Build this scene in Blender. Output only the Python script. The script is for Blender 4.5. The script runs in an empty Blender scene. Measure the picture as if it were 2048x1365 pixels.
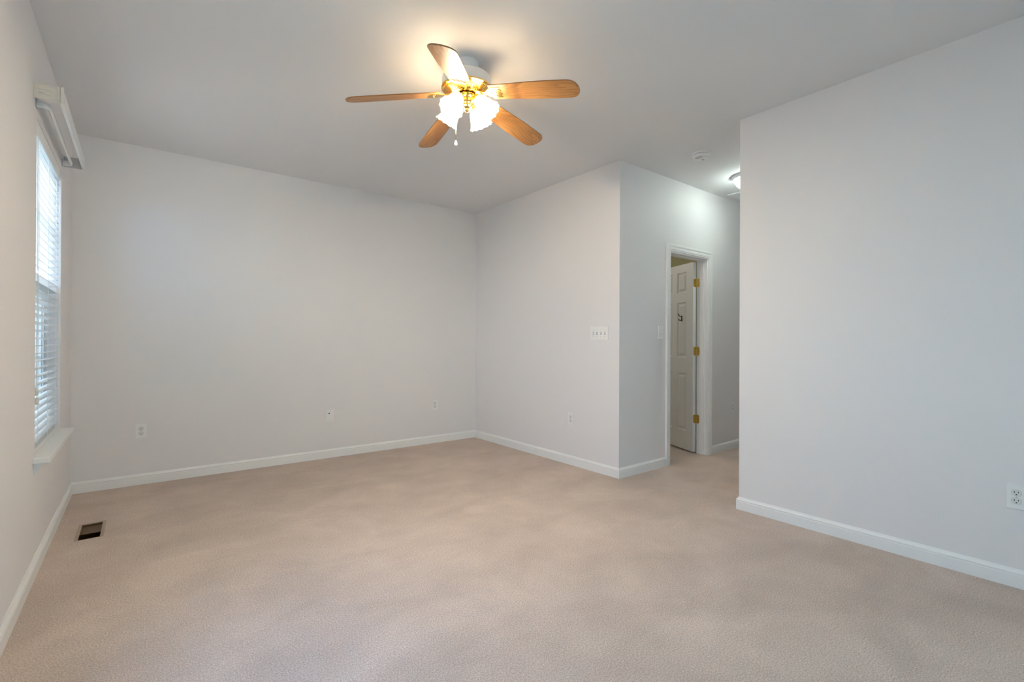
import bpy, bmesh, math, random
from mathutils import Vector, Matrix, Quaternion

random.seed(4)
scene = bpy.context.scene
COL = scene.collection
PI = math.pi

# ------------------------------------------------------------------ camera, world, light, exposure
F_PX, YAW, PITCH, ROLL, CAM_H = 954.53, 0.6620, 0.0024, 0.0045, 1.1664
cam_d = bpy.data.cameras.new('camera')
cam_d.sensor_width = 36.0
cam_d.lens = F_PX / 2048 * 36.0
cam_d.clip_start = 0.02
cam = bpy.data.objects.new('camera', cam_d)
COL.objects.link(cam)
fwd = Vector((math.sin(YAW) * math.cos(PITCH), math.cos(YAW) * math.cos(PITCH), math.sin(PITCH)))
rgt0 = Vector((math.cos(YAW), -math.sin(YAW), 0))
up0 = rgt0.cross(fwd)
rgt = rgt0 * math.cos(ROLL) + up0 * math.sin(ROLL)
upv = up0 * math.cos(ROLL) - rgt0 * math.sin(ROLL)
cam.matrix_world = Matrix(((rgt.x, upv.x, -fwd.x, 0), (rgt.y, upv.y, -fwd.y, 0), (rgt.z, upv.z, -fwd.z, CAM_H), (0, 0, 0, 1)))
scene.camera = cam

scene.view_settings.view_transform = 'Standard'
scene.view_settings.look = 'None'
scene.view_settings.gamma = 1.0
scene.view_settings.use_curve_mapping = False
scene.view_settings.exposure = 0.0
scene.cycles.use_denoising = True
scene.cycles.max_bounces = 10
scene.cycles.diffuse_bounces = 6
scene.cycles.transparent_max_bounces = 16
scene.cycles.sample_clamp_indirect = 8.0
scene.cycles.blur_glossy = 0.5

world = bpy.data.worlds.new('overcast_sky')
scene.world = world
world.use_nodes = True
wn = world.node_tree.nodes
wn['Background'].inputs[0].default_value = (0.43, 0.80, 1.02, 1)
wn['Background'].inputs[1].default_value = 3.5

# room planes (metres): left wall, back wall, partition beside the hall, hall door wall, right wall, hall side wall, rear wall
XL, YB, XC, YD, XR, YG, YR, H = -0.4118, 4.8987, 3.25, 2.6696, 3.3272, 1.6649, -1.15, 2.74
XH = 6.3            # far end of the hall
TW = 0.115          # wall thickness

def area_light(name, loc, size, size_y, direction, power, colour, spread=PI):
    d = bpy.data.lights.new(name, 'AREA')
    d.shape = 'RECTANGLE'
    d.size, d.size_y = size, size_y
    d.energy = power
    d.color = colour
    d.spread = spread
    o = bpy.data.objects.new(name, d)
    COL.objects.link(o)
    o.location = loc
    o.rotation_euler = Vector(direction).to_track_quat('-Z', 'Z').to_euler()
    return o

def point_light(name, loc, power, colour, radius=0.03):
    d = bpy.data.lights.new(name, 'POINT')
    d.energy = power
    d.color = colour
    d.shadow_soft_size = radius
    o = bpy.data.objects.new(name, d)
    COL.objects.link(o)
    o.location = loc
    return o

# sky light falls inwards and downwards through each window
area_light('daylight_window_left', (XL - 1.10, 1.50, 2.35), 1.7, 1.6, (1, 0.08, -0.80), 78.0, (0.14, 0.36, 1.0))
area_light('daylight_window_rear', (1.35, YR - 1.10, 2.2), 2.2, 1.6, (0, 1, -0.70), 6.0, (0.3, 0.5, 1.0))
area_light('daylight_window_blind', (XL - 1.40, 3.75, 2.75), 1.8, 1.6, (1, 0, -0.75), 185.0, (1.0, 0.93, 0.98))

# ------------------------------------------------------------------ materials
def mat(name, colour, rough=0.5, metallic=0.0, emit=None, strength=0.0, alpha=None, spec=None):
    m = bpy.data.materials.new(name)
    m.use_nodes = True
    b = m.node_tree.nodes['Principled BSDF']
    b.inputs['Base Color'].default_value = (*colour, 1)
    b.inputs['Roughness'].default_value = rough
    b.inputs['Metallic'].default_value = metallic
    if spec is not None:
        b.inputs['Specular IOR Level'].default_value = spec
    if emit:
        b.inputs['Emission Color'].default_value = (*emit, 1)
        b.inputs['Emission Strength'].default_value = strength
    return m

def add_bump(m, scale, strength, dist=0.002, detail=3.0):
    nt = m.node_tree
    tc = nt.nodes.new('ShaderNodeTexCoord')
    n = nt.nodes.new('ShaderNodeTexNoise')
    n.inputs['Scale'].default_value = scale
    n.inputs['Detail'].default_value = detail
    bp = nt.nodes.new('ShaderNodeBump')
    bp.inputs['Strength'].default_value = strength
    bp.inputs['Distance'].default_value = dist
    nt.links.new(tc.outputs['Object'], n.inputs['Vector'])
    nt.links.new(n.outputs['Fac'], bp.inputs['Height'])
    nt.links.new(bp.outputs['Normal'], nt.nodes['Principled BSDF'].inputs['Normal'])
    return m

M = {}
M['wall'] = add_bump(mat('wall_paint', (0.80, 0.78, 0.78), 0.55, spec=0.3), 260, 0.10, 0.001)
M['ceiling'] = add_bump(mat('ceiling_paint', (0.80, 0.795, 0.80), 0.8, spec=0.2), 220, 0.12, 0.001)
M['khaki'] = add_bump(mat('khaki_paint', (0.42, 0.40, 0.22), 0.6), 260, 0.1, 0.001)
M['trim'] = mat('trim_paint', (0.86, 0.86, 0.85), 0.32)
M['door'] = mat('door_paint', (0.84, 0.85, 0.84), 0.35)
M['plate'] = mat('plate_plastic', (0.85, 0.85, 0.835), 0.35)
M['socket'] = mat('socket_plastic', (0.76, 0.76, 0.74), 0.4)
M['dark'] = mat('dark_slot', (0.02, 0.018, 0.016), 0.7)
M['steel'] = mat('screw_steel', (0.55, 0.54, 0.52), 0.35, 1.0)
M['vinyl'] = mat('window_vinyl', (0.86, 0.88, 0.88), 0.35)
M['slat'] = mat('blind_slat', (0.76, 0.77, 0.78), 0.4)
M['cord'] = mat('blind_cord', (0.85, 0.86, 0.86), 0.7)
M['tassel'] = mat('tassel_plastic', (0.72, 0.69, 0.63), 0.5)
M['rod'] = mat('rod_enamel', (0.80, 0.80, 0.79), 0.35)
M['cream'] = mat('cream_plastic', (0.80, 0.755, 0.65), 0.45)
M['bracket'] = mat('bracket_metal', (0.55, 0.57, 0.58), 0.45, 0.3)
M['fanwhite'] = mat('fan_enamel', (0.83, 0.82, 0.80), 0.3)
M['brass'] = mat('polished_brass', (0.88, 0.62, 0.22), 0.16, 1.0)
M['brassdark'] = mat('aged_brass', (0.40, 0.24, 0.07), 0.35, 1.0)  # darker brass behind the motor ribs and on the hinge screws
M['hinge'] = mat('hinge_brass', (0.80, 0.56, 0.16), 0.22, 1.0)
M['bronze'] = mat('hook_bronze', (0.12, 0.07, 0.045), 0.35, 0.8)
M['knob'] = mat('pull_knob_white', (0.88, 0.87, 0.84), 0.3)
M['duct'] = mat('duct_brown', (0.24, 0.11, 0.03), 0.6)
M['damper'] = mat('damper_tan', (0.110, 0.058, 0.020), 0.5)  # tone of the lit far duct wall, put into a plate's colour
M['register'] = mat('register_tan', (0.36, 0.28, 0.20), 0.45)
M['detector'] = mat('detector_plastic', (0.84, 0.84, 0.84), 0.4)
M['grey'] = mat('grille_grey', (0.45, 0.46, 0.46), 0.5)
M['slotgrey'] = mat('slot_shadow_grey', (0.14, 0.14, 0.135), 0.6)
M['vent'] = mat('vent_enamel', (0.85, 0.86, 0.86), 0.35)
M['bulb'] = mat('warm_bulb', (1, 0.9, 0.7), 0.4, emit=(1.0, 0.835, 0.585), strength=1060.0)

def glass_mat():
    m = bpy.data.materials.new('window_glass')
    m.use_nodes = True
    nt = m.node_tree
    nt.nodes.clear()
    out = nt.nodes.new('ShaderNodeOutputMaterial')
    mix = nt.nodes.new('ShaderNodeMixShader')
    t = nt.nodes.new('ShaderNodeBsdfTransparent')
    g = nt.nodes.new('ShaderNodeBsdfGlossy')
    g.inputs['Roughness'].default_value = 0.02
    t.inputs['Color'].default_value = (0.95, 0.98, 0.97, 1)
    mix.inputs[0].default_value = 0.06
    nt.links.new(t.outputs[0], mix.inputs[1])
    nt.links.new(g.outputs[0], mix.inputs[2])
    nt.links.new(mix.outputs[0], out.inputs[0])
    return m
M['lawn'] = add_bump(mat('ground_bounce_grey', (0.37, 0.36, 0.35), 0.9), 30, 0.3, 0.02)  # grey of the added ground, set for the light it bounces up
M['glass'] = glass_mat()

def screen_mat():
    m = bpy.data.materials.new('screen_mesh')
    m.use_nodes = True
    nt = m.node_tree
    nt.nodes.clear()
    out = nt.nodes.new('ShaderNodeOutputMaterial')
    mix = nt.nodes.new('ShaderNodeMixShader')
    t = nt.nodes.new('ShaderNodeBsdfTransparent')
    d = nt.nodes.new('ShaderNodeBsdfDiffuse')
    d.inputs['Color'].default_value = (0.16, 0.18, 0.20, 1)
    mix.inputs[0].default_value = 0.42
    nt.links.new(t.outputs[0], mix.inputs[1])
    nt.links.new(d.outputs[0], mix.inputs[2])
    nt.links.new(mix.outputs[0], out.inputs[0])
    return m
M['screen'] = screen_mat()

def shade_mat(name, colour, strength):
    """frosted glass of a lit lamp: glows evenly and lets light through"""
    m = bpy.data.materials.new(name)
    m.use_nodes = True
    nt = m.node_tree
    nt.nodes.clear()
    out = nt.nodes.new('ShaderNodeOutputMaterial')
    add = nt.nodes.new('ShaderNodeAddShader')
    mix = nt.nodes.new('ShaderNodeMixShader')
    e = nt.nodes.new('ShaderNodeEmission')
    e.inputs['Color'].default_value = (*colour, 1)
    e.inputs['Strength'].default_value = strength
    d = nt.nodes.new('ShaderNodeBsdfDiffuse')
    d.inputs['Color'].default_value = (0.9, 0.88, 0.85, 1)
    t = nt.nodes.new('ShaderNodeBsdfTranslucent')
    t.inputs['Color'].default_value = (0.95, 0.9, 0.82, 1)
    mix.inputs[0].default_value = 0.55
    nt.links.new(d.outputs[0], mix.inputs[1])
    nt.links.new(t.outputs[0], mix.inputs[2])
    nt.links.new(mix.outputs[0], add.inputs[0])
    nt.links.new(e.outputs[0], add.inputs[1])
    nt.links.new(add.outputs[0], out.inputs[0])
    return m
M['shade'] = shade_mat('frosted_shade_lit', (1.0, 0.83, 0.59), 10.2)
M['dome'] = shade_mat('dome_glass_lit', (0.78, 0.97, 1.0), 12.5)

def carpet_mat():
    m = mat('beige_carpet', (0.56, 0.47, 0.39), 0.95, spec=0.05)
    nt = m.node_tree
    b = nt.nodes['Principled BSDF']
    tc = nt.nodes.new('ShaderNodeTexCoord')
    def noise(scale, detail=2.0, rough=0.5, vec=None, dist=0.0):
        n = nt.nodes.new('ShaderNodeTexNoise')
        n.inputs['Scale'].default_value = scale
        n.inputs['Detail'].default_value = detail
        n.inputs['Roughness'].default_value = rough
        n.inputs['Distortion'].default_value = dist
        nt.links.new(vec or tc.outputs['Object'], n.inputs['Vector'])
        return n
    def ramp(src, lo, hi, c0, c1):
        r = nt.nodes.new('ShaderNodeMapRange')
        r.inputs['From Min'].default_value = lo
        r.inputs['From Max'].default_value = hi
        r.inputs['To Min'].default_value = c0
        r.inputs['To Max'].default_value = c1
        nt.links.new(src, r.inputs['Value'])
        return r.outputs[0]
    def mul(a, c):
        n = nt.nodes.new('ShaderNodeMath')
        n.operation = 'MULTIPLY'
        nt.links.new(a, n.inputs[0])
        nt.links.new(c, n.inputs[1])
        return n.outputs[0]
    # brushed pile patches: stretched noise in two directions, plus tufts
    mp = nt.nodes.new('ShaderNodeMapping')
    mp.inputs['Rotation'].default_value = (0, 0, 0.5)
    mp.inputs['Scale'].default_value = (1.0, 1.5, 1)
    nt.links.new(tc.outputs['Object'], mp.inputs['Vector'])
    a = ramp(noise(1.5, 6.0, 0.62, mp.outputs[0], 0.8).outputs['Fac'], 0.38, 0.64, 0.93, 1.05)
    c = ramp(noise(2.6, 4.0, 0.6, None, 0.4).outputs['Fac'], 0.38, 0.64, 0.94, 1.04)
    t = ramp(noise(170, 2.0, 0.6).outputs['Fac'], 0.30, 0.70, 0.70, 1.26)
    t2 = ramp(noise(430, 1.0, 0.5).outputs['Fac'], 0.3, 0.7, 0.84, 1.14)
    f = mul(mul(a, c), mul(t, t2))
    mx = nt.nodes.new('ShaderNodeVectorMath')
    mx.operation = 'SCALE'
    mx.inputs[0].default_value = (0.63, 0.52, 0.455)
    nt.links.new(f, mx.inputs['Scale'])
    nt.links.new(mx.outputs[0], b.inputs['Base Color'])
    bp = nt.nodes.new('ShaderNodeBump')
    bp.inputs['Strength'].default_value = 0.55
    bp.inputs['Distance'].default_value = 0.006
    nt.links.new(noise(240, 2.0, 0.6).outputs['Fac'], bp.inputs['Height'])
    nt.links.new(bp.outputs['Normal'], b.inputs['Normal'])
    return m
M['carpet'] = carpet_mat()

def wood_mat():
    m = mat('oak_blade', (0.5, 0.25, 0.09), 0.38)
    nt = m.node_tree
    b = nt.nodes['Principled BSDF']
    tc = nt.nodes.new('ShaderNodeTexCoord')
    # growth rings: contour lines of a stretched noise give cathedral grain
    mp = nt.nodes.new('ShaderNodeMapping')
    mp.inputs['Scale'].default_value = (2.0, 9.0, 4.0)
    nt.links.new(tc.outputs['Object'], mp.inputs['Vector'])
    rn = nt.nodes.new('ShaderNodeTexNoise')
    rn.inputs['Scale'].default_value = 1.0
    rn.inputs['Detail'].default_value = 1.5
    rn.inputs['Roughness'].default_value = 0.4
    nt.links.new(mp.outputs[0], rn.inputs['Vector'])
    pm = nt.nodes.new('ShaderNodeMath')
    pm.operation = 'MULTIPLY'
    pm.inputs[1].default_value = 15.0
    nt.links.new(rn.outputs['Fac'], pm.inputs[0])
    w = nt.nodes.new('ShaderNodeMath')
    w.operation = 'FRACT'
    nt.links.new(pm.outputs[0], w.inputs[0])
    mp2 = nt.nodes.new('ShaderNodeMapping')
    mp2.inputs['Scale'].default_value = (6.0, 190.0, 40.0)
    nt.links.new(tc.outputs['Object'], mp2.inputs['Vector'])
    n = nt.nodes.new('ShaderNodeTexNoise')
    n.inputs['Scale'].default_value = 1.6
    n.inputs['Detail'].default_value = 3
    nt.links.new(mp2.outputs[0], n.inputs['Vector'])
    mix = nt.nodes.new('ShaderNodeMath')
    mix.operation = 'MULTIPLY_ADD'
    mix.inputs[1].default_value = 0.45
    nt.links.new(w.outputs[0], mix.inputs[0])
    sc = nt.nodes.new('ShaderNodeMath')
    sc.operation = 'MULTIPLY'
    sc.inputs[1].default_value = 0.75
    nt.links.new(n.outputs['Fac'], sc.inputs[0])
    nt.links.new(sc.outputs[0], mix.inputs[2])
    cr = nt.nodes.new('ShaderNodeValToRGB')
    cr.color_ramp.elements[0].position = 0.15
    cr.color_ramp.elements[0].color = (0.22, 0.088, 0.022, 1)
    cr.color_ramp.elements[1].position = 0.80
    cr.color_ramp.elements[1].color = (0.45, 0.222, 0.072, 1)
    nt.links.new(mix.outputs[0], cr.inputs[0])
    nt.links.new(cr.outputs[0], b.inputs['Base Color'])
    return m
M['wood'] = wood_mat()

# ------------------------------------------------------------------ mesh helpers
class MB:
    """collects shapes into one mesh object"""
    def __init__(self):
        self.bm = bmesh.new()
        self.xf = Matrix.Identity(4)
    def v(self, p):
        return self.bm.verts.new(self.xf @ Vector(p))
    def f(self, vs):
        try:
            self.bm.faces.new(vs)
        except ValueError:
            pass
    def box(self, x0, x1, y0, y1, z0, z1):
        P = [self.v((x, y, z)) for z in (z0, z1) for (x, y) in ((x0, y0), (x1, y0), (x1, y1), (x0, y1))]
        for q in ((3, 2, 1, 0), (4, 5, 6, 7), (0, 1, 5, 4), (1, 2, 6, 5), (2, 3, 7, 6), (3, 0, 4, 7)):
            self.f([P[i] for i in q])
        return self
    def prism(self, poly, z0, z1):
        """vertical prism over a plan polygon"""
        a = [self.v((x, y, z0)) for x, y in poly]
        b = [self.v((x, y, z1)) for x, y in poly]
        n = len(poly)
        self.f(a[::-1]); self.f(b)
        for i in range(n):
            self.f([a[i], a[(i + 1) % n], b[(i + 1) % n], b[i]])
        return self
    def loft(self, rings, cap=True, closed=True):
        R = [[self.v(p) for p in r] for r in rings]
        n = len(R[0])
        for k in range(len(R) - 1):
            for i in range(n if closed else n - 1):
                j = (i + 1) % n
                self.f([R[k][i], R[k][j], R[k + 1][j], R[k + 1][i]])
        if cap:
            self.f(R[0][::-1]); self.f(R[-1])
        return self
    def lathe(self, prof, seg=32, cap=True, origin=(0, 0, 0)):
        """prof: list of (r, z)"""
        ox, oy, oz = origin
        rings = [[(ox + max(r, 1e-5) * math.cos(2 * PI * i / seg), oy + max(r, 1e-5) * math.sin(2 * PI * i / seg), oz + z) for i in range(seg)] for r, z in prof]
        return self.loft(rings, cap)
    def tube(self, pts, r, seg=8, ry=None):
        """round (or flattened: r across, ry up) tube along points"""
        pts = [Vector(p) for p in pts]
        rings = []
        for i, p in enumerate(pts):
            t = (pts[min(i + 1, len(pts) - 1)] - pts[max(i - 1, 0)]).normalized()
            ref = Vector((0, 0, 1)) if abs(t.z) < 0.95 else Vector((1, 0, 0))
            s = t.cross(ref).normalized()
            u = s.cross(t)
            rings.append([tuple(p + s * r * math.cos(2 * PI * k / seg) + u * (ry or r) * math.sin(2 * PI * k / seg)) for k in range(seg)])
        return self.loft(rings)
    def build(self, name, m, parent=None, smooth=False, bevel=0.0, seg=2):
        if bevel:
            bmesh.ops.remove_doubles(self.bm, verts=self.bm.verts, dist=1e-6)
            es = [e for e in self.bm.edges if len(e.link_faces) == 2 and e.calc_face_angle(0) > 0.5]
            bmesh.ops.bevel(self.bm, geom=es, offset=bevel, segments=seg, affect='EDGES', profile=0.6, clamp_overlap=True)
        bmesh.ops.recalc_face_normals(self.bm, faces=self.bm.faces)
        me = bpy.data.meshes.new(name)
        self.bm.to_mesh(me)
        self.bm.free()
        me.materials.append(m)
        if smooth:
            me.polygons.foreach_set('use_smooth', [True] * len(me.polygons))
            me.set_sharp_from_angle(angle=math.radians(35))
        o = bpy.data.objects.new(name, me)
        COL.objects.link(o)
        if parent:
            o.parent = parent
        return o

def empty(name, loc, label=None, cat=None, group=None, rot=(0, 0, 0), kind=None):
    o = bpy.data.objects.new(name, None)
    o.empty_display_size = 0.05
    COL.objects.link(o)
    o.location = loc
    o.rotation_euler = rot
    if label:
        o['label'] = label
    if cat:
        o['category'] = cat
    if group:
        o['group'] = group
    if kind:
        o['kind'] = kind
    return o

def struct(o, label=None):
    o['kind'] = 'structure'
    if label:
        o['label'] = label
        o['category'] = o.name.split('_')[0]
    return o

# ------------------------------------------------------------------ room shell
# windows in the left wall: (y0, y1); all z0..z1
WZ0, WZ1 = 0.585, 2.275
WIN1 = (3.335, 4.285)
WIN2 = (1.12, 2.08)
WIN3 = (0.45, 2.25)           # rear wall, x range
TO = 0.15                     # outer wall thickness

VENT = (-0.298, -0.166, 3.735, 4.053)
fx = [XL - TO, VENT[0], VENT[1], XH + 0.12]
fy = [YR - TO, VENT[2], VENT[3], YB + 0.12]
fl = MB()
for i in range(3):
    for j in range(3):
        if i == 1 and j == 1:
            continue
        fl.box(fx[i], fx[i + 1], fy[j], fy[j + 1], -0.02, 0.0)
floor = struct(fl.build('floor', M['carpet']), 'beige cut pile carpet covering the whole room and hall')

struct(MB().box(XL - TO, XH + 0.12, YR - TO, YB + 0.12, H, H + 0.1).build('ceiling', M['ceiling']), 'flat off-white painted ceiling above the room and hall')

w = MB()
x0, x1 = XL - TO, XL
ys = [YR, WIN2[0], WIN2[1], WIN1[0], WIN1[1], YB]
w.box(x0, x1, ys[0], ys[1], 0, H)
w.box(x0, x1, ys[2], ys[3], 0, H)
w.box(x0, x1, ys[4], ys[5], 0, H)
for a, b in (WIN1, WIN2):
    w.box(x0, x1, a, b, 0, WZ0 - 0.028)
    w.box(x0, x1, a, b, WZ1, H)
struct(w.build('wall_left', M['wall']), 'off-white left wall holding the window with blinds')

struct(MB().box(XL - TO, XH + 0.12, YB, YB + 0.12, 0, H).build('wall_back', M['wall']), 'long off-white back wall facing the camera')
struct(MB().prism([(XC, YD), (XC + TW, YD + TW), (XC + TW, YB), (XC, YB)], 0, H).build('wall_partition', M['wall']), 'off-white side wall with the four-gang switch, left of the hall')

DX0, DX1, DZ = 3.985, 4.668, 2.050          # door opening
w = MB()
w.prism([(XC, YD), (DX0, YD), (DX0, YD + TW), (XC + TW, YD + TW)], 0, H)
w.box(DX1, XH, YD, YD + TW, 0, H)
w.box(DX0, DX1, YD, YD + TW, DZ, H)
struct(w.build('wall_hall', M['wall']), 'off-white hall wall around the open white door')
struct(MB().prism([(XR, YG), (XR, YR), (XR + TW, YR), (XR + TW, YG - TW)], 0, H).build('wall_right', M['wall']), 'large blank off-white wall on the right of the room')
struct(MB().prism([(XR, YG), (XR + TW, YG - TW), (XH, YG - TW), (XH, YG)], 0, H).build('wall_hallside', M['wall']))
struct(MB().box(XH, XH + 0.12, YR - TO, YB, 0, H).build('wall_end', M['wall']))
w = MB()
w.box(XL - TO, WIN3[0], YR - TO, YR, 0, H)
w.box(WIN3[1], XH, YR - TO, YR, 0, H)
w.box(WIN3[0], WIN3[1], YR - TO, YR, 0, WZ0)
w.box(WIN3[0], WIN3[1], YR - TO, YR, WZ1, H)
struct(w.build('wall_rear', M['wall']))
struct(MB().box(-40, XL - TO - 0.02, -30, 40, -3.2, -3.0).build('added_ground_plane', M['lawn']))  # ground plane added to cut the sky light from below the slats
# khaki painted small room behind the door
struct(MB().box(5.75, 5.85, YD + TW, YB, 0, H).build('wall_closet', M['khaki']), 'khaki painted wall of the small room seen above the open door')
point_light('closet_fill_light', (4.15, 4.35, 2.45), 9.0, (1.0, 0.95, 0.78), 0.08)  # unseen point light added to brighten the small room, no fixture

# baseboards: one moulded profile swept along each wall, mitred at the corners
BASE_PROF = [(0.0, 0.0), (0.014, 0.0), (0.014, 0.058), (0.0125, 0.061), (0.0125, 0.064), (0.0145, 0.067), (0.0135, 0.072), (0.009, 0.077), (0.0055, 0.083), (0.004, 0.087), (0.0, 0.087)]
def baseboard(name, pts, i, label=None):
    """segment i of a plan path whose room side is on the right of its direction"""
    pts = [Vector((p[0], p[1], 0)) for p in pts]
    def nrm(k):
        d = (pts[k + 1] - pts[k]).normalized()
        return Vector((d.y, -d.x, 0))
    def off(k):
        if k == 0 or k == len(pts) - 1:
            return nrm(min(k, len(pts) - 2))
        n1, n2 = nrm(k - 1), nrm(k)
        s = n1 + n2
        return s / s.dot(n1)
    a, b = pts[i], pts[i + 1]
    oa, ob = off(i), off(i + 1)
    mb = MB()
    mb.loft([[tuple(a + oa * o + Vector((0, 0, z))) for o, z in BASE_PROF], [tuple(b + ob * o + Vector((0, 0, z))) for o, z in BASE_PROF]])
    return struct(mb.build(name, M['trim']), label)
P1 = [(XL, YR), (XL, YB), (XC, YB), (XC, YD), (DX0 - 0.066, YD)]
for i, (n, l) in enumerate((('left', 'white baseboard along the left window wall'), ('back', 'white baseboard along the back wall'),
                            ('partition', 'white baseboard below the four-gang switch wall'), ('hall', 'short white baseboard between corner and door casing'))):
    baseboard('baseboard_' + n, P1, i, l)
P2 = [(DX1 + 0.072, YD), (XH, YD), (XH, YG), (XR, YG), (XR, YR), (XL, YR)]
for i, (n, l) in enumerate((('hallright', 'white baseboard in the hall right of the door'), ('end', None), ('hallside', None),
                            ('right', 'white baseboard along the right wall, wrapping its free end'), ('rear', None))):
    baseboard('baseboard_' + n, P2, i, l)

# ------------------------------------------------------------------ windows
def make_window(n, axis, a0, a1, label=None, detail=True):
    """double-hung vinyl window in an opening; axis 'y' = left wall, 'x' = rear wall"""
    root = empty('window_%d' % n, (0, 0, 0), label, 'window' if label else None, kind='structure')
    if axis == 'y':
        xf = Matrix.Translation((XL, 0, 0))
    else:                                   # local x (depth, negative = outwards) -> world y, local y -> world x
        xf = Matrix.Translation((0, YR, 0)) @ Matrix(((0, 1, 0, 0), (1, 0, 0, 0), (0, 0, 1, 0), (0, 0, 0, 1)))
    def mb():
        m = MB()
        m.xf = xf
        return m
    xo, xi = -TO + 0.01, -0.075
    m = mb()
    m.box(xo, xi, a0, a0 + 0.03, WZ0, WZ1).box(xo, xi, a1 - 0.03, a1, WZ0, WZ1)
    m.box(xo, xi, a0 + 0.03, a1 - 0.03, WZ1 - 0.03, WZ1).box(xo, xi, a0 + 0.03, a1 - 0.03, WZ0, WZ0 + 0.03)
    m.build('window_frame', M['vinyl'], root)
    zm = (WZ0 + WZ1) / 2 + 0.05
    b0, b1 = a0 + 0.03, a1 - 0.03
    for nm, z0, z1, xa, xb in (('upper_sash', zm - 0.02, WZ1 - 0.03, -0.128, -0.106), ('lower_sash', WZ0 + 0.03, zm + 0.02, -0.104, -0.082)):
        m = mb()
        m.box(xa, xb, b0, b0 + 0.04, z0, z1).box(xa, xb, b1 - 0.04, b1, z0, z1)
        m.box(xa, xb, b0 + 0.04, b1 - 0.04, z0, z0 + 0.04).box(xa, xb, b0 + 0.04, b1 - 0.04, z1 - 0.04, z1)
        s = m.build(nm, M['vinyl'], root)
        m = mb()
        xm = (xa + xb) / 2
        c0, c1 = b0 + 0.04, b1 - 0.04
        for k in (1, 2):
            y = c0 + (c1 - c0) * k / 3
            m.box(xm - 0.004, xm + 0.004, y - 0.009, y + 0.009, z0 + 0.04, z1 - 0.04)
        zc = (z0 + z1) / 2
        for k in range(3):
            m.box(xm - 0.004, xm + 0.004, c0 + (c1 - c0) * k / 3 + (0.009 if k else 0), c0 + (c1 - c0) * (k + 1) / 3 - (0.009 if k < 2 else 0), zc - 0.009, zc + 0.009)
        m.build('muntins', M['vinyl'], s)
        m = mb()
        m.box(xm - 0.0065, xm - 0.0045, c0, c1, z0 + 0.04, z1 - 0.04)
        m.build('pane', M['glass'], s)
    if detail:
        m = mb()
        m.box(-0.1375, -0.1365, b0, b1, WZ0 + 0.03, zm - 0.02)
        m.build('insect_screen', M['screen'], root)
    m = mb()                                # stool with horns, then apron below
    m.prism([(-0.075, a0), (-0.0, a0), (0, a0 - 0.055), (0.064, a0 - 0.055), (0.064, a1 + 0.035), (0, a1 + 0.035), (0, a1), (-0.075, a1)], 0.557, WZ0)
    m.build('window_sill', M['trim'], root, bevel=0.004)
    m = mb()
    pr_ = [(0.0, 0.557), (0.040, 0.557), (0.038, 0.549), (0.030, 0.540), (0.020, 0.526), (0.012, 0.510), (0.008, 0.500), (0.0, 0.496)]
    m.loft([[(x, a0 - 0.03, z) for x, z in pr_], [(x, a1 + 0.012, z) for x, z in pr_]])
    m.build('apron', M['trim'], root)
    return root
make_window(1, 'y', *WIN1, label='tall double-hung window with white blinds in the left wall')
make_window(2, 'y', *WIN2, detail=False)
make_window(3, 'x', *WIN3, detail=False)

# ------------------------------------------------------------------ blind in window 1
bl = empty('window_blind', (XL - 0.035, 3.81, WZ0), 'white slatted horizontal blind lowered inside the left window', 'blind')
def lm():
    m = MB()
    return m
ya, yb = WIN1[0] - 3.81 + 0.008, WIN1[1] - 3.81 - 0.012
z_top = WZ1 - WZ0
m = lm()
m.box(-0.026, 0.026, ya, yb, z_top - 0.050, z_top - 0.002)
m.box(0.0262, 0.033, ya - 0.004, yb - 0.055, z_top - 0.072, z_top - 0.002)   # valance board clipped on the front
m.build('headrail', M['vinyl'], bl, bevel=0.002)
m = lm()
z = 0.052
tilt = math.radians(6)
while z < z_top - 0.085:
    # slightly crowned slat
    pts = []
    for k in range(5):
        u = (k / 4 - 0.5) * 0.050
        c = 0.0022 * (1 - (u / 0.025) ** 2)
        pts.append((u * math.cos(tilt) - c * math.sin(tilt), u * math.sin(tilt) + c * math.cos(tilt)))
    prof = pts + [(x, zz - 0.0026) for x, zz in reversed(pts)]
    m.loft([[(x, ya + 0.004, z + zz) for x, zz in prof], [(x, yb - 0.004, z + zz) for x, zz in prof]])
    z += 0.0415
m.build('slats', M['slat'], bl)
MB_ = lm()
MB_.box(-0.026, 0.026, ya + 0.003, yb - 0.003, 0.001, 0.024)
MB_.build('bottom_rail', M['slat'], bl, bevel=0.003)
for yy in (ya + 0.14, 0.0, yb - 0.14):
    m = lm()
    for xx in (-0.0285, 0.0285):
        m.tube([(xx, yy, 0.03), (xx, yy, z_top - 0.05)], 0.0013, 6)
    m.build('ladder_cord', M['cord'], bl)
for nm, yy, zz, mm in (('lift_cord', ya + 0.045, 0.335, 'tassel'), ('lift_cord', ya + 0.072, 0.285, 'tassel'), ('tilt_cord', yb - 0.045, 0.315, 'slat')):
    m = lm()
    m.tube([(0.032, yy, zz), (0.034, yy, z_top * 0.5), (0.0325, yy, z_top - 0.05)], 0.0014, 6)
    c = m.build(nm, M['cord'], bl)
    m = lm()
    m.lathe([(0.003, 0.0), (0.0075, -0.004), (0.0095, -0.018), (0.0095, -0.034), (0.004, -0.038)], 12, origin=(0.032, yy, zz + 0.002))
    m.build('tassel', M[mm], c, smooth=True)

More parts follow.
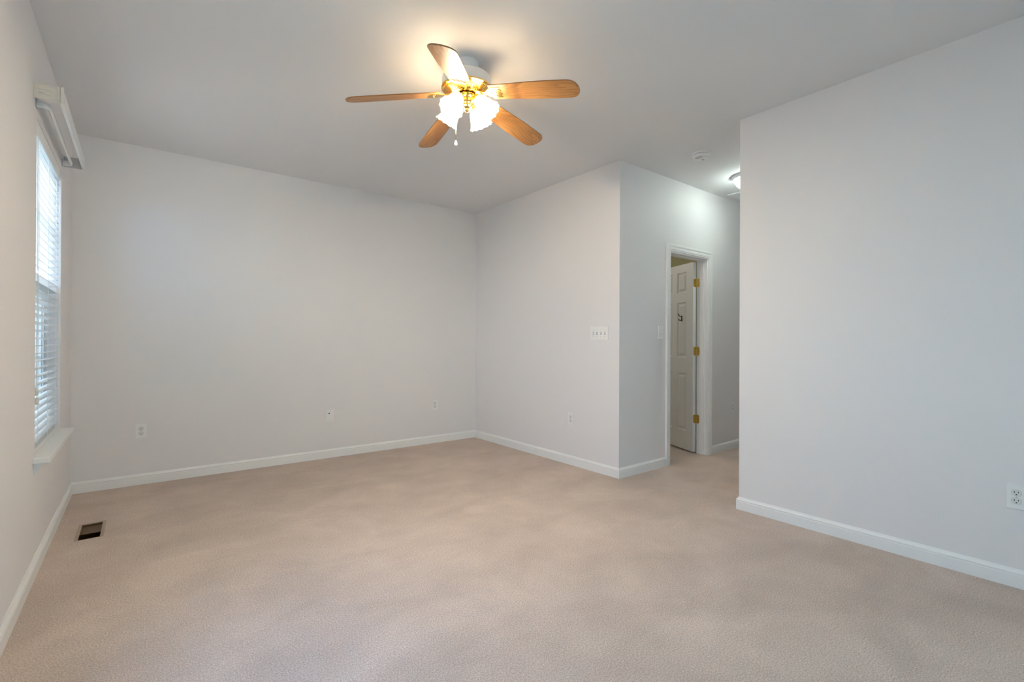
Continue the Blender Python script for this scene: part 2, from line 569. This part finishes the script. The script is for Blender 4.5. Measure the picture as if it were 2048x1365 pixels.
# ------------------------------------------------------------------ curtain rods above window 1
R0, R1 = 3.226, 4.400
wr = empty('wide_curtain_rod', (XL, (R0 + R1) / 2, 2.335), 'wide flat white curtain rod with cream end bracket above the window', 'curtain rod')
LN = (R1 - R0) / 2
m = MB()      # front channel: flat face with folded lips
fxr = 0.106
m.box(fxr - 0.0015, fxr, -LN, LN, 0.0, 0.076)
m.box(fxr - 0.012, fxr - 0.0015, -LN, LN, 0.0745, 0.076)
m.box(fxr - 0.012, fxr - 0.0015, -LN, LN, 0.0, 0.0015)
m.build('front_panel', M['rod'], wr)
for nm, s, mm in (('near', -1, 'cream'), ('far', 1, 'bracket')):
    y = s * LN
    m = MB()
    ya_, yb_ = (y, y + 0.004) if s < 0 else (y - 0.004, y)
    m.box(0.0, fxr - 0.0125, ya_, yb_, 0.002, 0.074)
    b = m.build('end_bracket', M[mm], wr, bevel=0.001)
    b['label'] = 'cream plastic end bracket' if s < 0 else 'grey end bracket dotted with pegs'
    if s < 0:
        m = MB()
        # raised frames, ribs and clip on the outside of the cream bracket
        m.box(0.006, 0.010, y - 0.0025, y, 0.006, 0.070).box(0.012, 0.076, y - 0.0025, y, 0.066, 0.070).box(0.012, 0.076, y - 0.0025, y, 0.006, 0.010)
        m.box(0.018, 0.066, y - 0.0035, y, 0.024, 0.027).box(0.018, 0.066, y - 0.0035, y, 0.048, 0.051)
        m.box(0.018, 0.040, y - 0.005, y, 0.032, 0.043)
        m.build('bracket_ribs', M['cream'], b)
        m = MB()
        m.box(fxr - 0.020, fxr - 0.013, y - 0.004, y, 0.000, 0.078)
        m.box(fxr - 0.008, fxr + 0.003, y - 0.005, y + 0.012, -0.004, 0.080)
        m.build('bracket_clip', M['cream'], b, bevel=0.001)
    else:
        for i in range(3):
            for j in range(2):
                cx, cz = 0.030 + i * 0.022, 0.022 + j * 0.026
                m = MB()
                m.box(cx - 0.003, cx + 0.003, y - 0.0065, y - 0.004, cz - 0.003, cz + 0.003)
                m.build('peg', M['bracket'], b)

ir = empty('curtain_rod', (XL, 3.80, 2.336), 'narrow white curtain rod curving back to the wall under the wide rod', 'curtain rod')
def arc_path(y0, y1, d, r):
    p = [(0.001, y0)]
    for k in range(7):
        a = k / 6 * PI / 2
        p.append((d - r + r * math.sin(a), y0 + r - r * math.cos(a)))
    for k in range(7):
        a = k / 6 * PI / 2
        p.append((d - r + r * math.cos(a), y1 - r + r * math.sin(a)))
    p.append((0.001, y1))
    return p
path = arc_path(3.305 - 3.80, 4.300 - 3.80, 0.047, 0.022)
m = MB()
m.tube([(x, y, 0) for x, y in path], 0.0075, 12, ry=0.0170)
m.build('rod_tube', M['rod'], ir, smooth=True)
for y in (3.305 - 3.80, 4.300 - 3.80):
    m = MB()
    m.box(0.0, 0.004, y - 0.011, y + 0.011, -0.022, 0.022)
    m.build('wall_bracket', M['bracket'], ir)

# ------------------------------------------------------------------ hall door
door = empty('door_1', (0, 0, 0), 'open white six-panel door with brass hinges off the hall', 'door', kind='structure')
CP = [(0.0, 0.0), (0.0, 0.010), (0.012, 0.011), (0.016, 0.0145), (0.030, 0.0150), (0.040, 0.013), (0.046, 0.0165), (0.056, 0.0185), (0.066, 0.0170), (0.066, 0.0)]   # (across from opening, off wall)
def casing(path, parent):
    """path: list of (x,z) of the inner edge; outwards offset direction given by mitre"""
    m = MB()
    rings = []
    for (x, z), (ox, oz) in path:
        rings.append([(x + a * ox, YD - b, z + a * oz) for a, b in CP])
    m.loft(rings)
    return m.build('door_casing', M['trim'], parent)
e = 0.004
casing([((DX0 + e, 0.0), (-1, 0)), ((DX0 + e, DZ - e), (-1, 1)), ((DX1 - e, DZ - e), (1, 1)), ((DX1 - e, 0.0), (1, 0))], door)
m = MB()
J = 0.018
m.box(DX0, DX0 + J, YD - 0.001, YD + TW, 0.0, DZ).box(DX1 - J, DX1, YD - 0.001, YD + TW, 0.0, DZ).box(DX0 + J, DX1 - J, YD - 0.001, YD + TW, DZ - J, DZ)
# stop
m.box(DX0 + J, DX0 + J + 0.011, YD + 0.035, YD + TW - 0.040, 0.0, DZ - J - 0.011).box(DX1 - J - 0.011, DX1 - J, YD + 0.035, YD + TW - 0.040, 0.0, DZ - J - 0.011)
m.box(DX0 + J, DX1 - J, YD + 0.035, YD + TW - 0.040, DZ - J - 0.011, DZ - J)
m.build('door_jamb', M['trim'], door)

HX, HY = DX1 - J + 0.001, YD + TW + 0.006      # hinge pin
OPEN = 112.0
leaf = empty('door_leaf', (HX, HY, 0.0))
leaf.parent = door
leaf.rotation_euler = (0, 0, math.radians(180 - OPEN))
# leaf local: +x away from hinge, the face seen from the hall is +y side (x right-hand) -> thickness along -y .. 0
LW, LH, LT = 0.640, 2.010, 0.035
m = MB()
z0 = 0.014
stile, mid = 0.112, 0.085
pw = (LW - 2 * stile - mid) / 2
rows = [(0.213, 0.837), (1.008, 1.610), (1.715, 1.936)]
panels = [(stile + c * (pw + mid), stile + c * (pw + mid) + pw, a, b) for c in (0, 1) for a, b in rows]
def door_face(mb, y, sgn):
    """one face of the leaf with six sunk panels, built from strips"""
    xs = sorted({0.0, LW, *[p[0] for p in panels], *[p[1] for p in panels]})
    zs = sorted({z0, z0 + LH, *[p[2] for p in panels], *[p[3] for p in panels]})
    for i in range(len(xs) - 1):
        for j in range(len(zs) - 1):
            if any(abs(xs[i] - p[0]) < 1e-6 and abs(zs[j] - p[2]) < 1e-6 for p in panels):
                continue
            q = [(xs[i], y, zs[j]), (xs[i + 1], y, zs[j]), (xs[i + 1], y, zs[j + 1]), (xs[i], y, zs[j + 1])]
            mb.f([mb.v(p) for p in q])
    for (a, b, c, d) in panels:
        def ring(o, dep):
            return [(a + o, y - sgn * dep, c + o), (b - o, y - sgn * dep, c + o), (b - o, y - sgn * dep, d - o), (a + o, y - sgn * dep, d - o)]
        mb.loft([ring(0, 0), ring(0.005, 0.010), ring(0.012, 0.013), ring(0.020, 0.013), ring(0.042, 0.002)], cap=False)
        mb.f([mb.v(p) for p in ring(0.042, 0.002)])
OFFY = 0.006
door_face(m, OFFY, -1)
# edges and back
for q in ([(0, OFFY, z0), (LW, OFFY, z0), (LW, OFFY + LT, z0), (0, OFFY + LT, z0)],
          [(0, OFFY, z0 + LH), (0, OFFY + LT, z0 + LH), (LW, OFFY + LT, z0 + LH), (LW, OFFY, z0 + LH)],
          [(0, OFFY, z0), (0, OFFY + LT, z0), (0, OFFY + LT, z0 + LH), (0, OFFY, z0 + LH)],
          [(LW, OFFY, z0), (LW, OFFY, z0 + LH), (LW, OFFY + LT, z0 + LH), (LW, OFFY + LT, z0)]):
    m.f([m.v(p) for p in q])
FRONT = OFFY + LT
door_face(m, FRONT, 1)
bmesh.ops.remove_doubles(m.bm, verts=m.bm.verts, dist=1e-6)
lf = m.build('panel_slab', M['door'], leaf)
LEAF = Matrix.Translation((HX, HY, 0)) @ Matrix.Rotation(math.radians(180 - OPEN), 4, 'Z')
for zc in (0.362, 1.080, 1.802):
    h = 0.0445
    m = MB()
    def rplate(pts_fn, y0, y1):
        """plate with rounded corners in a plane; pts_fn maps (u, v, depth) to a point"""
        r = 0.014
        outline = []
        for cx, cz, a0 in ((y1 - r, zc + h - r, 0), (y0, zc + h, None), (y0, zc - h, None), (y1 - r, zc - h + r, -PI / 2)):
            if a0 is None:
                outline.append((cx, cz))
            else:
                for k in range(5):
                    a = a0 + (PI / 2) * k / 4
                    outline.append((cx + r * math.cos(a), cz + r * math.sin(a)))
        m.loft([[pts_fn(u, v, 0.0) for u, v in outline], [pts_fn(u, v, 0.0018) for u, v in outline]])
    # jamb plate
    m.xf = Matrix.Identity(4)
    rplate(lambda u, v, d: (DX1 - J - d, HY - 0.004 - u, v), 0.0, 0.034)
    m.lathe([(0.0062, -h), (0.0062, h)], 12, origin=(HX, HY, zc))
    m.lathe([(0.0045, h), (0.0052, h + 0.006), (0.002, h + 0.010)], 10, origin=(HX, HY, zc))
    m.xf = LEAF
    rplate(lambda u, v, d: (-d, 0.004 + u, v), 0.0, 0.034)
    hg = m.build('hinge', M['hinge'], door, smooth=True)
    m = MB()
    for dz in (-0.030, 0.0, 0.030):
        du = 0.024 if dz == 0 else 0.018
        m.box(DX1 - J - 0.0026, DX1 - J - 0.0018, HY - 0.004 - du - 0.003, HY - 0.004 - du + 0.003, zc + dz - 0.003, zc + dz + 0.003)
    m.xf = LEAF
    for dz in (-0.030, 0.0, 0.030):
        du = 0.024 if dz == 0 else 0.018
        m.box(-0.0026, -0.0018, 0.004 + du - 0.003, 0.004 + du + 0.003, zc + dz - 0.003, zc + dz + 0.003)
    m.build('hinge_screws', M['brassdark'], hg)
# coat hook on the hinge-side column of the leaf
hx, hz = stile + pw / 2, 1.436
m = MB()
fy_ = FRONT - 0.003
m.box(hx - 0.009, hx + 0.009, fy_, fy_ + 0.004, hz - 0.032, hz + 0.030)
m.tube([(hx, fy_ + 0.004, hz + 0.018), (hx, fy_ + 0.022, hz + 0.020), (hx, fy_ + 0.040, hz + 0.034), (hx, fy_ + 0.046, hz + 0.052)], 0.0050, 8)
m.tube([(hx, fy_ + 0.004, hz - 0.012), (hx, fy_ + 0.020, hz - 0.026), (hx, fy_ + 0.034, hz - 0.022), (hx, fy_ + 0.040, hz - 0.004)], 0.0050, 8)
hk = m.build('coat_hook', M['bronze'], leaf, smooth=True)
hk['label'] = 'small dark bronze coat hook'

# ------------------------------------------------------------------ wall plates
def copy_tree(o, parent=None):
    c = o.copy()
    COL.objects.link(c)
    if parent:
        c.parent = parent
    for ch in list(o.children):
        copy_tree(ch, c)
    return c

def plate(mb, w, h, t=0.0055):
    mb.box(-w / 2, w / 2, -t, 0, -h / 2, h / 2)

def socket_outline(cx, cz, y, r=0.0172, hh=0.0138):
    """receptacle face: circle with flat top and bottom"""
    out = []
    n = 28
    for i in range(n):
        a = 2 * PI * i / n
        z = max(-hh, min(hh, r * math.sin(a)))
        out.append((cx + r * math.cos(a), y, cz + z))
    return out

def make_outlet():
    root = empty('wall_outlet', (0, 0, 0))
    m = MB(); plate(m, 0.072, 0.117)
    cp = m.build('cover_plate', M['plate'], root, bevel=0.0022)
    m = MB()
    m.lathe([(0.0032, 0.0), (0.0032, 0.0012)], 12)
    for v in m.bm.verts:
        v.co = Vector((v.co.x, -0.0055 - v.co.z, v.co.y))
    m.build('screw', M['steel'], cp)
    for cz in (0.0195, -0.0195):
        m = MB()
        m.loft([socket_outline(0, cz, -0.0050, 0.0182, 0.0148), socket_outline(0, cz, -0.0057, 0.0182, 0.0148)])
        gap = m.build('socket_gap', M['grey'], root)
        m = MB()
        m.loft([socket_outline(0, cz, -0.0050), socket_outline(0, cz, -0.0072)])
        s = m.build('socket', M['socket'], root)
        gap.parent = s
        m = MB()
        m.box(-0.0078, -0.0052, -0.0076, -0.0070, cz - 0.0008, cz + 0.0082)
        m.box(0.0052, 0.0078, -0.0076, -0.0070, cz + 0.0002, cz + 0.0078)
        m.lathe([(0.0030, 0.0), (0.0030, 0.0006)], 12)
        for v in list(m.bm.verts)[-24 - 0:]:
            v.co = Vector((v.co.x, -0.0070 - v.co.z, v.co.y + cz - 0.0075))
        m.build('slots', M['dark'], s)
    return root

OUTLETS = [
    ((0.010, YB, 0.433), 0, 'duplex outlet on the back wall near the window corner'),
    ((2.690, YB, 0.438), 0, 'duplex outlet on the back wall nearest the partition corner'),
    ((3.250, 3.249, 0.438), -90, 'duplex outlet low on the partition below the four-gang switch'),
    ((5.178, YD, 0.458), 0, 'duplex outlet in the hall right of the open door'),
    ((XR, 0.318, 0.433), -90, 'duplex outlet low on the large blank right wall'),
]
first = make_outlet()
for i, (loc, rz, lab) in enumerate(OUTLETS):
    o = first if i == 0 else copy_tree(first)
    o.location = loc
    o.rotation_euler = (0, 0, math.radians(rz))
    o['label'] = lab
    o['category'] = 'outlet'
    o['group'] = 'duplex outlets along the walls'

# cable jack plate
cj = empty('cable_jack', (1.505, YB, 0.424), 'blank wall plate with one dark jack hole, middle of back wall', 'wall plate')
m = MB(); plate(m, 0.072, 0.117)
cp = m.build('cover_plate', M['plate'], cj, bevel=0.0022)
m = MB()
m.lathe([(0.0062, 0.0), (0.0062, 0.001), (0.0045, 0.006), (0.0045, 0.0062)], 14)
for v in m.bm.verts:
    v.co = Vector((v.co.x - 0.008, -0.0055 - v.co.z, v.co.y + 0.020))
m.build('jack', M['dark'], cj)
for zz in (0.042, -0.042):
    m = MB()
    m.lathe([(0.0030, 0.0), (0.0030, 0.0010)], 12)
    for v in m.bm.verts:
        v.co = Vector((v.co.x, -0.0055 - v.co.z, v.co.y + zz))
    m.build('screw', M['steel'], cp)

def make_switch(name, loc, rz, gangs, label):
    root = empty(name, loc, label, 'light switch', 'light switches by the hall', (0, 0, math.radians(rz)))
    w = 0.072 + 0.046 * (gangs - 1)
    m = MB(); plate(m, w, 0.121)
    cp = m.build('cover_plate', M['plate'], root, bevel=0.0022)
    for g in range(gangs):
        cx = (g - (gangs - 1) / 2) * 0.046
        m = MB()
        m.box(cx - 0.0055, cx + 0.0055, -0.0062, -0.0052, -0.0125, 0.0125)
        sl = m.build('toggle_slot', M['slotgrey'], root)
        up = 1 if (g + gangs) % 2 else -1
        m = MB()
        m.loft([[(cx - 0.0045, -0.006, -0.009), (cx + 0.0045, -0.006, -0.009), (cx + 0.0045, -0.006, 0.009), (cx - 0.0045, -0.006, 0.009)],
                [(cx - 0.0035, -0.017, up * 0.008 - 0.004), (cx + 0.0035, -0.017, up * 0.008 - 0.004), (cx + 0.0035, -0.017, up * 0.008 + 0.004), (cx - 0.0035, -0.017, up * 0.008 + 0.004)]])
        m.build('toggle', M['plate'], root, bevel=0.0006)
        for zz in (0.030, -0.030):
            m = MB()
            m.lathe([(0.0030, 0.0), (0.0030, 0.0010)], 12)
            for v in m.bm.verts:
                v.co = Vector((v.co.x + cx, -0.0055 - v.co.z, v.co.y + zz))
            m.build('screw', M['steel'], cp)
    return root
make_switch('light_switch', (XC, 2.896, 1.2485), -90, 4, 'four-gang toggle switch plate on the partition by the hall corner')
make_switch('light_switch', (3.842, YD, 1.2625), 0, 1, 'single toggle switch plate on the hall wall beside the door casing')

# ------------------------------------------------------------------ floor register
vx0, vx1, vy0, vy1 = VENT
fr = empty('floor_register', ((vx0 + vx1) / 2, (vy0 + vy1) / 2, 0), 'open brown floor vent in the carpet under the window', 'floor vent')
hx_, hy_ = (vx1 - vx0) / 2, (vy1 - vy0) / 2
m = MB()
m.box(-hx_, -hx_ + 0.017, -hy_, hy_, -0.006, -0.001).box(hx_ - 0.017, hx_, -hy_, hy_, -0.006, -0.001)
m.box(-hx_ + 0.017, hx_ - 0.017, hy_ - 0.012, hy_, -0.006, -0.001).box(-hx_ + 0.017, hx_ - 0.017, -hy_, -hy_ + 0.008, -0.006, -0.001)
m.build('rim', M['register'], fr)
m = MB()
t_, d_ = 0.003, -0.13
m.box(-hx_, -hx_ + t_, -hy_, hy_, d_, -0.0065).box(hx_ - t_, hx_, -hy_, hy_, d_, -0.0065)
m.box(-hx_ + t_, hx_ - t_, -hy_, -hy_ + t_, d_, -0.0065).box(-hx_ + t_, hx_ - t_, hy_ - t_, hy_, d_, -0.0065)
m.box(-hx_, hx_, -hy_, hy_, d_ - t_, d_)
m.build('duct_box', M['duct'], fr)
m = MB()
m.box(-hx_ + 0.004, hx_ - 0.004, -0.012, hy_ - 0.005, -0.017, -0.013)  # added plate standing in for the lit far wall of the duct
m.build('damper', M['damper'], fr)

# ------------------------------------------------------------------ smoke detector, hall light, hall ceiling vent
sd = empty('smoke_detector', (3.671, 2.166, H), 'round white smoke detector on the ceiling before the hall', 'smoke detector')
m = MB()
m.lathe([(0.0005, 0.0), (0.076, 0.0), (0.076, -0.008), (0.073, -0.011), (0.0005, -0.011)], 40)
m.build('base', M['detector'], sd, smooth=True)
m = MB()
m.lathe([(0.0005, -0.0112), (0.062, -0.0112), (0.0620, -0.016), (0.0005, -0.016)], 40)
m.build('vent_ring', M['grey'], sd, smooth=True)
m = MB()
m.lathe([(0.0005, -0.0162), (0.069, -0.0162), (0.070, -0.022), (0.067, -0.033), (0.058, -0.038), (0.0005, -0.040)], 40)
cv = m.build('cover', M['detector'], sd, smooth=True)
m = MB()
m.lathe([(0.0005, -0.0395), (0.011, -0.0393), (0.011, -0.043), (0.0005, -0.0435)], 20, origin=(0.030, 0.0, 0))
m.build('test_button', M['grey'], cv, smooth=True)
m = MB()
for k in range(7):
    m.box(-0.052, -0.012, -0.024 + k * 0.008 - 0.0015, -0.024 + k * 0.008 + 0.0015, -0.0398, -0.0388)
m.build('sounder_slots', M['grey'], cv)

hl = empty('flush_ceiling_light', (4.506, 2.170, H), 'lit round flush-mount light on the hall ceiling, half hidden by the right wall', 'ceiling light')
m = MB()
m.lathe([(0.0005, 0.0), (0.146, 0.0), (0.148, -0.008), (0.146, -0.024), (0.140, -0.030), (0.0005, -0.030)], 48)
m.build('canopy', M['vent'], hl, smooth=True)
m = MB()
m.lathe([(0.119, -0.0305), (0.121, -0.046), (0.110, -0.074), (0.088, -0.096), (0.052, -0.111), (0.020, -0.117), (0.0005, -0.118)], 48)
m.build('glass_dome', M['dome'], hl, smooth=True)

cg = empty('ceiling_vent', (5.06, 2.50, H), 'white ceiling air vent beyond the hall light', 'ceiling vent')
m = MB()
gx, gy = 0.16, 0.085
m.box(-gx, gx, -gy, -gy + 0.022, -0.008, 0).box(-gx, gx, gy - 0.022, gy, -0.008, 0)
m.box(-gx, -gx + 0.022, -gy + 0.022, gy - 0.022, -0.008, 0).box(gx - 0.022, gx, -gy + 0.022, gy - 0.022, -0.008, 0)
m.build('frame', M['vent'], cg, bevel=0.001)
m = MB()
for k in range(9):
    y = -gy + 0.030 + k * 0.0137
    m.loft([[(-gx + 0.022, y, -0.001), (-gx + 0.022, y + 0.0012, -0.001), (-gx + 0.022, y + 0.0082, -0.0085), (-gx + 0.022, y + 0.007, -0.0085)],
            [(gx - 0.022, y, -0.001), (gx - 0.022, y + 0.0012, -0.001), (gx - 0.022, y + 0.0082, -0.0085), (gx - 0.022, y + 0.007, -0.0085)]])
m.build('louvers', M['vent'], cg)

# ------------------------------------------------------------------ ceiling fan
FAN = Vector((1.445, 2.286, H))
fh = Vector((math.sin(YAW), math.cos(YAW), 0))
rh = Vector((math.cos(YAW), -math.sin(YAW), 0))
axis_down = (Vector((0, 0, -1)) + fh * 0.0443 + rh * 0.0135).normalized()
TILT = Vector((0, 0, -1)).rotation_difference(axis_down)
fan = empty('ceiling_fan', FAN, 'white and brass ceiling fan with five oak blades and lit glass shades', 'ceiling fan')
fan.rotation_euler = TILT.to_euler()
m = MB()
m.lathe([(0.0005, 0.0), (0.071, 0.0), (0.071, -0.006), (0.069, -0.012), (0.068, -0.070), (0.0005, -0.070)], 40)
cn = m.build('canopy', M['fanwhite'], fan, smooth=True)
cn.rotation_euler = TILT.inverted().to_euler()
m = MB()
m.lathe([(0.0005, -0.071), (0.105, -0.071), (0.128, -0.075), (0.137, -0.083), (0.139, -0.092), (0.139, -0.135), (0.0005, -0.135)], 48)
mh = m.build('motor_housing', M['fanwhite'], fan, smooth=True)
m = MB()
m.lathe([(0.0005, -0.1355), (0.1415, -0.1355), (0.1425, -0.140), (0.1415, -0.145), (0.136, -0.148), (0.126, -0.150), (0.126, -0.1475), (0.0005, -0.1475)], 64)
bp_ = m.build('brass_rim', M['brass'], mh, smooth=True)
m = MB()
m.lathe([(0.0005, -0.148), (0.125, -0.148), (0.082, -0.168), (0.0005, -0.168)], 48)
m.build('motor_base', M['brassdark'], mh, smooth=True)
m = MB()                      # radial cooling ribs
N = 56
for k in range(N):
    a = 2 * PI * k / N
    c, s = math.cos(a), math.sin(a)
    def P(r, o, z):
        return (r * c - o * s, r * s + o * c, z)
    m.loft([[P(0.127, -0.0042, -0.147), P(0.127, 0.0042, -0.147), P(0.127, 0.0042, -0.151), P(0.127, -0.0042, -0.151)],
            [P(0.080, -0.0026, -0.168), P(0.080, 0.0026, -0.168), P(0.080, 0.0026, -0.172), P(0.080, -0.0026, -0.172)]])
m.build('motor_ribs', M['brass'], mh)
m = MB()
m.lathe([(0.0005, -0.169), (0.083, -0.169), (0.084, -0.173), (0.078, -0.176), (0.060, -0.176), (0.0005, -0.176)], 48)
m.build('flywheel', M['brass'], mh, smooth=True)

BL_A0, R_TIP = math.radians(155.135), 0.654
Z_ROOT, Z_TIP, R_ROOT = -0.187, -0.2640, 0.152
droop = math.atan2(Z_ROOT - Z_TIP, R_TIP - R_ROOT)
PITCHB = math.radians(13)
L = math.hypot(R_TIP - R_ROOT, Z_ROOT - Z_TIP)
def blade_outline():
    pts = []
    w0, w1 = 0.058, 0.0690
    # lower edge from root to tip, rounded tip, upper edge back
    def half(x):
        t = min(1.0, x / (L * 0.62))
        return w0 + (w1 - w0) * (t * t * (3 - 2 * t))
    xs = [0.004, 0.02, 0.05, 0.1, 0.15, 0.2, 0.25, 0.3, 0.35, L - 0.066]
    low = [(0.0, -w0 + 0.012)] + [(x, -half(x)) for x in xs]
    tip = []
    for k in range(1, 20):
        a = -PI / 2 + PI * k / 20
        ca, sa = math.cos(a), math.sin(a)
        # superellipse for a squarish rounded tip
        ex = 2 / 2.3
        tip.append((L - 0.066 + 0.066 * abs(ca) ** ex, w1 * math.copysign(abs(sa) ** ex, sa)))
    up = [(x, half(x)) for x in reversed(xs)] + [(0.0, w0 - 0.012)]
    return low + tip + up
def make_blade():
    bl_ = MB()
    o = blade_outline()
    bl_.loft([[(x, y, 0.003) for x, y in o], [(x, y, -0.003) for x, y in o]])
    b = bl_.build('blade', M['wood'], fan, bevel=0.0012, seg=1)
    # blade iron: scalloped foot plate under the blade root, curved arm up to the flywheel
    m = MB()
    def foot(z):
        pts = []
        for k in range(25):
            t = k / 24
            y = -0.040 + 0.080 * t
            x = 0.052 + 0.016 * abs(math.cos(3 * PI * t)) - 0.022 * (2 * t - 1) ** 2 * 0.2
            pts.append((x, y, z))
        pts += [(0.012, 0.042, z), (-0.012, 0.026, z), (-0.030, 0.013, z), (-0.030, -0.013, z), (-0.012, -0.026, z), (0.012, -0.042, z)]
        return pts
    m.loft([foot(-0.0035), foot(-0.0065)])
    secs = [(-0.026, -0.005, 0.014), (-0.050, -0.004, 0.012), (-0.066, 0.004, 0.012), (-0.082, 0.010, 0.013), (-0.100, 0.012, 0.016)]
    m.loft([[(x, -w, z - 0.004), (x, w, z - 0.004), (x, w, z + 0.004), (x, -w, z + 0.004)] for x, z, w in secs])
    ir_ = m.build('blade_iron', M['brass'], b, smooth=True)
    m = MB()
    for x, y in ((0.030, -0.024), (0.030, 0.024), (0.036, 0.0)):
        m.lathe([(0.0045, -0.0066), (0.0040, -0.0088), (0.0005, -0.0094)], 10, origin=(x, y, 0))
    m.build('iron_screws', M['brass'], b, smooth=True)
    return b
b0_ = make_blade()
for k in range(5):
    b = b0_ if k == 0 else copy_tree(b0_, fan)
    a = BL_A0 - 2 * PI * k / 5
    R = Matrix.Translation((R_ROOT * math.cos(a), R_ROOT * math.sin(a), Z_ROOT)) @ Matrix.Rotation(a, 4, 'Z') @ Matrix.Rotation(droop, 4, 'Y') @ Matrix.Rotation(-PITCHB, 4, 'X')
    b.matrix_local = R

m = MB()
m.lathe([(0.0005, -0.177), (0.050, -0.177), (0.056, -0.181), (0.057, -0.196), (0.052, -0.203), (0.040, -0.208), (0.0005, -0.208)], 40)
m.build('switch_housing', M['brass'], fan, smooth=True)
m = MB()
prof = [(0.0005, -0.2085), (0.034, -0.2085), (0.036, -0.214), (0.026, -0.220), (0.022, -0.226), (0.026, -0.232), (0.030, -0.238), (0.026, -0.246), (0.018, -0.250), (0.014, -0.255), (0.017, -0.260), (0.012, -0.267), (0.005, -0.272), (0.0005, -0.274)]
m.lathe(prof, 24)
m.build('light_kit_hub', M['brass'], fan, smooth=True)

SH_AZ0, SH_R, SH_Z, SH_TILT = math.radians(202), 0.078, -0.214, math.radians(52)
def make_shade():
    root = empty('lamp_arm_assembly', (0, 0, 0))
    return root
def shade_ring(z, r, ruff, n=64, lip=0.0):
    out = []
    for i in range(n):
        a = 2 * PI * i / n
        k = math.cos(12 * a)
        rr = r + ruff * k
        out.append((rr * math.cos(a), rr * math.sin(a), z + lip * k))
    return out
def make_lamp():
    m = MB()      # curved arm and socket cup, in lamp axis frame: +z out of the mouth
    m.lathe([(0.0005, -0.020), (0.013, -0.020), (0.016, -0.010), (0.027, -0.004), (0.0285, 0.010), (0.0005, 0.010)], 24)
    arm = m.build('lamp_arm', M['brass'], fan, smooth=True)
    m = MB()
    outer = [(0.002, 0.0265, 0, 0), (0.014, 0.034, 0, 0), (0.034, 0.0415, 0.0004, 0), (0.058, 0.0465, 0.0010, 0), (0.080, 0.0515, 0.0020, 0), (0.098, 0.0590, 0.0022, 0.001), (0.110, 0.0665, 0.0028, 0.002)]
    rings = [shade_ring(z, r, f, lip=l) for z, r, f, l in outer] + [shade_ring(z - 0.001, r - 0.0028, f, lip=l) for z, r, f, l in reversed(outer)]
    m.loft(rings, cap=False)
    sh = m.build('lamp_shade', M['shade'], arm, smooth=True)
    m = MB()
    m.lathe([(0.0005, 0.0105), (0.012, 0.0105), (0.013, 0.028), (0.022, 0.046), (0.027, 0.064), (0.024, 0.080), (0.013, 0.090), (0.0005, 0.092)], 20)
    m.build('bulb', M['bulb'], arm, smooth=True)
    return arm
lamp0 = make_lamp()
for k in range(4):
    a = SH_AZ0 - PI / 2 * k
    lp = lamp0 if k == 0 else copy_tree(lamp0, fan)
    out = Vector((math.cos(a) * math.cos(SH_TILT), math.sin(a) * math.cos(SH_TILT), -math.sin(SH_TILT)))
    q = out.to_track_quat('Z', 'Y')
    lp.matrix_local = Matrix.Translation((SH_R * math.cos(a), SH_R * math.sin(a), SH_Z)) @ q.to_matrix().to_4x4()
for k in range(4):
    a = SH_AZ0 - PI / 2 * k
    c, s = math.cos(a), math.sin(a)
    m = MB()
    m.tube([(0.026 * c, 0.026 * s, -0.215), (0.045 * c, 0.045 * s, -0.206), (0.060 * c, 0.060 * s, -0.203), ((SH_R - 0.006) * c, (SH_R - 0.006) * s, SH_Z + 0.010)], 0.0065, 10)
    m.build('arm_tube', M['brass'], fan, smooth=True)

pc = rh * -0.066 + fh * 0.01
m = MB()
m.tube([(pc.x, pc.y, -0.200), (pc.x, pc.y, -0.424)], 0.0014, 6)
ch = m.build('pull_chain', M['brass'], fan)
m = MB()
m.lathe([(0.0018, -0.422), (0.0045, -0.426), (0.0085, -0.440), (0.0095, -0.448), (0.0070, -0.454), (0.0005, -0.455)], 14, origin=(pc.x, pc.y, 0))
kb = m.build('pull_knob', M['knob'], ch, smooth=True)
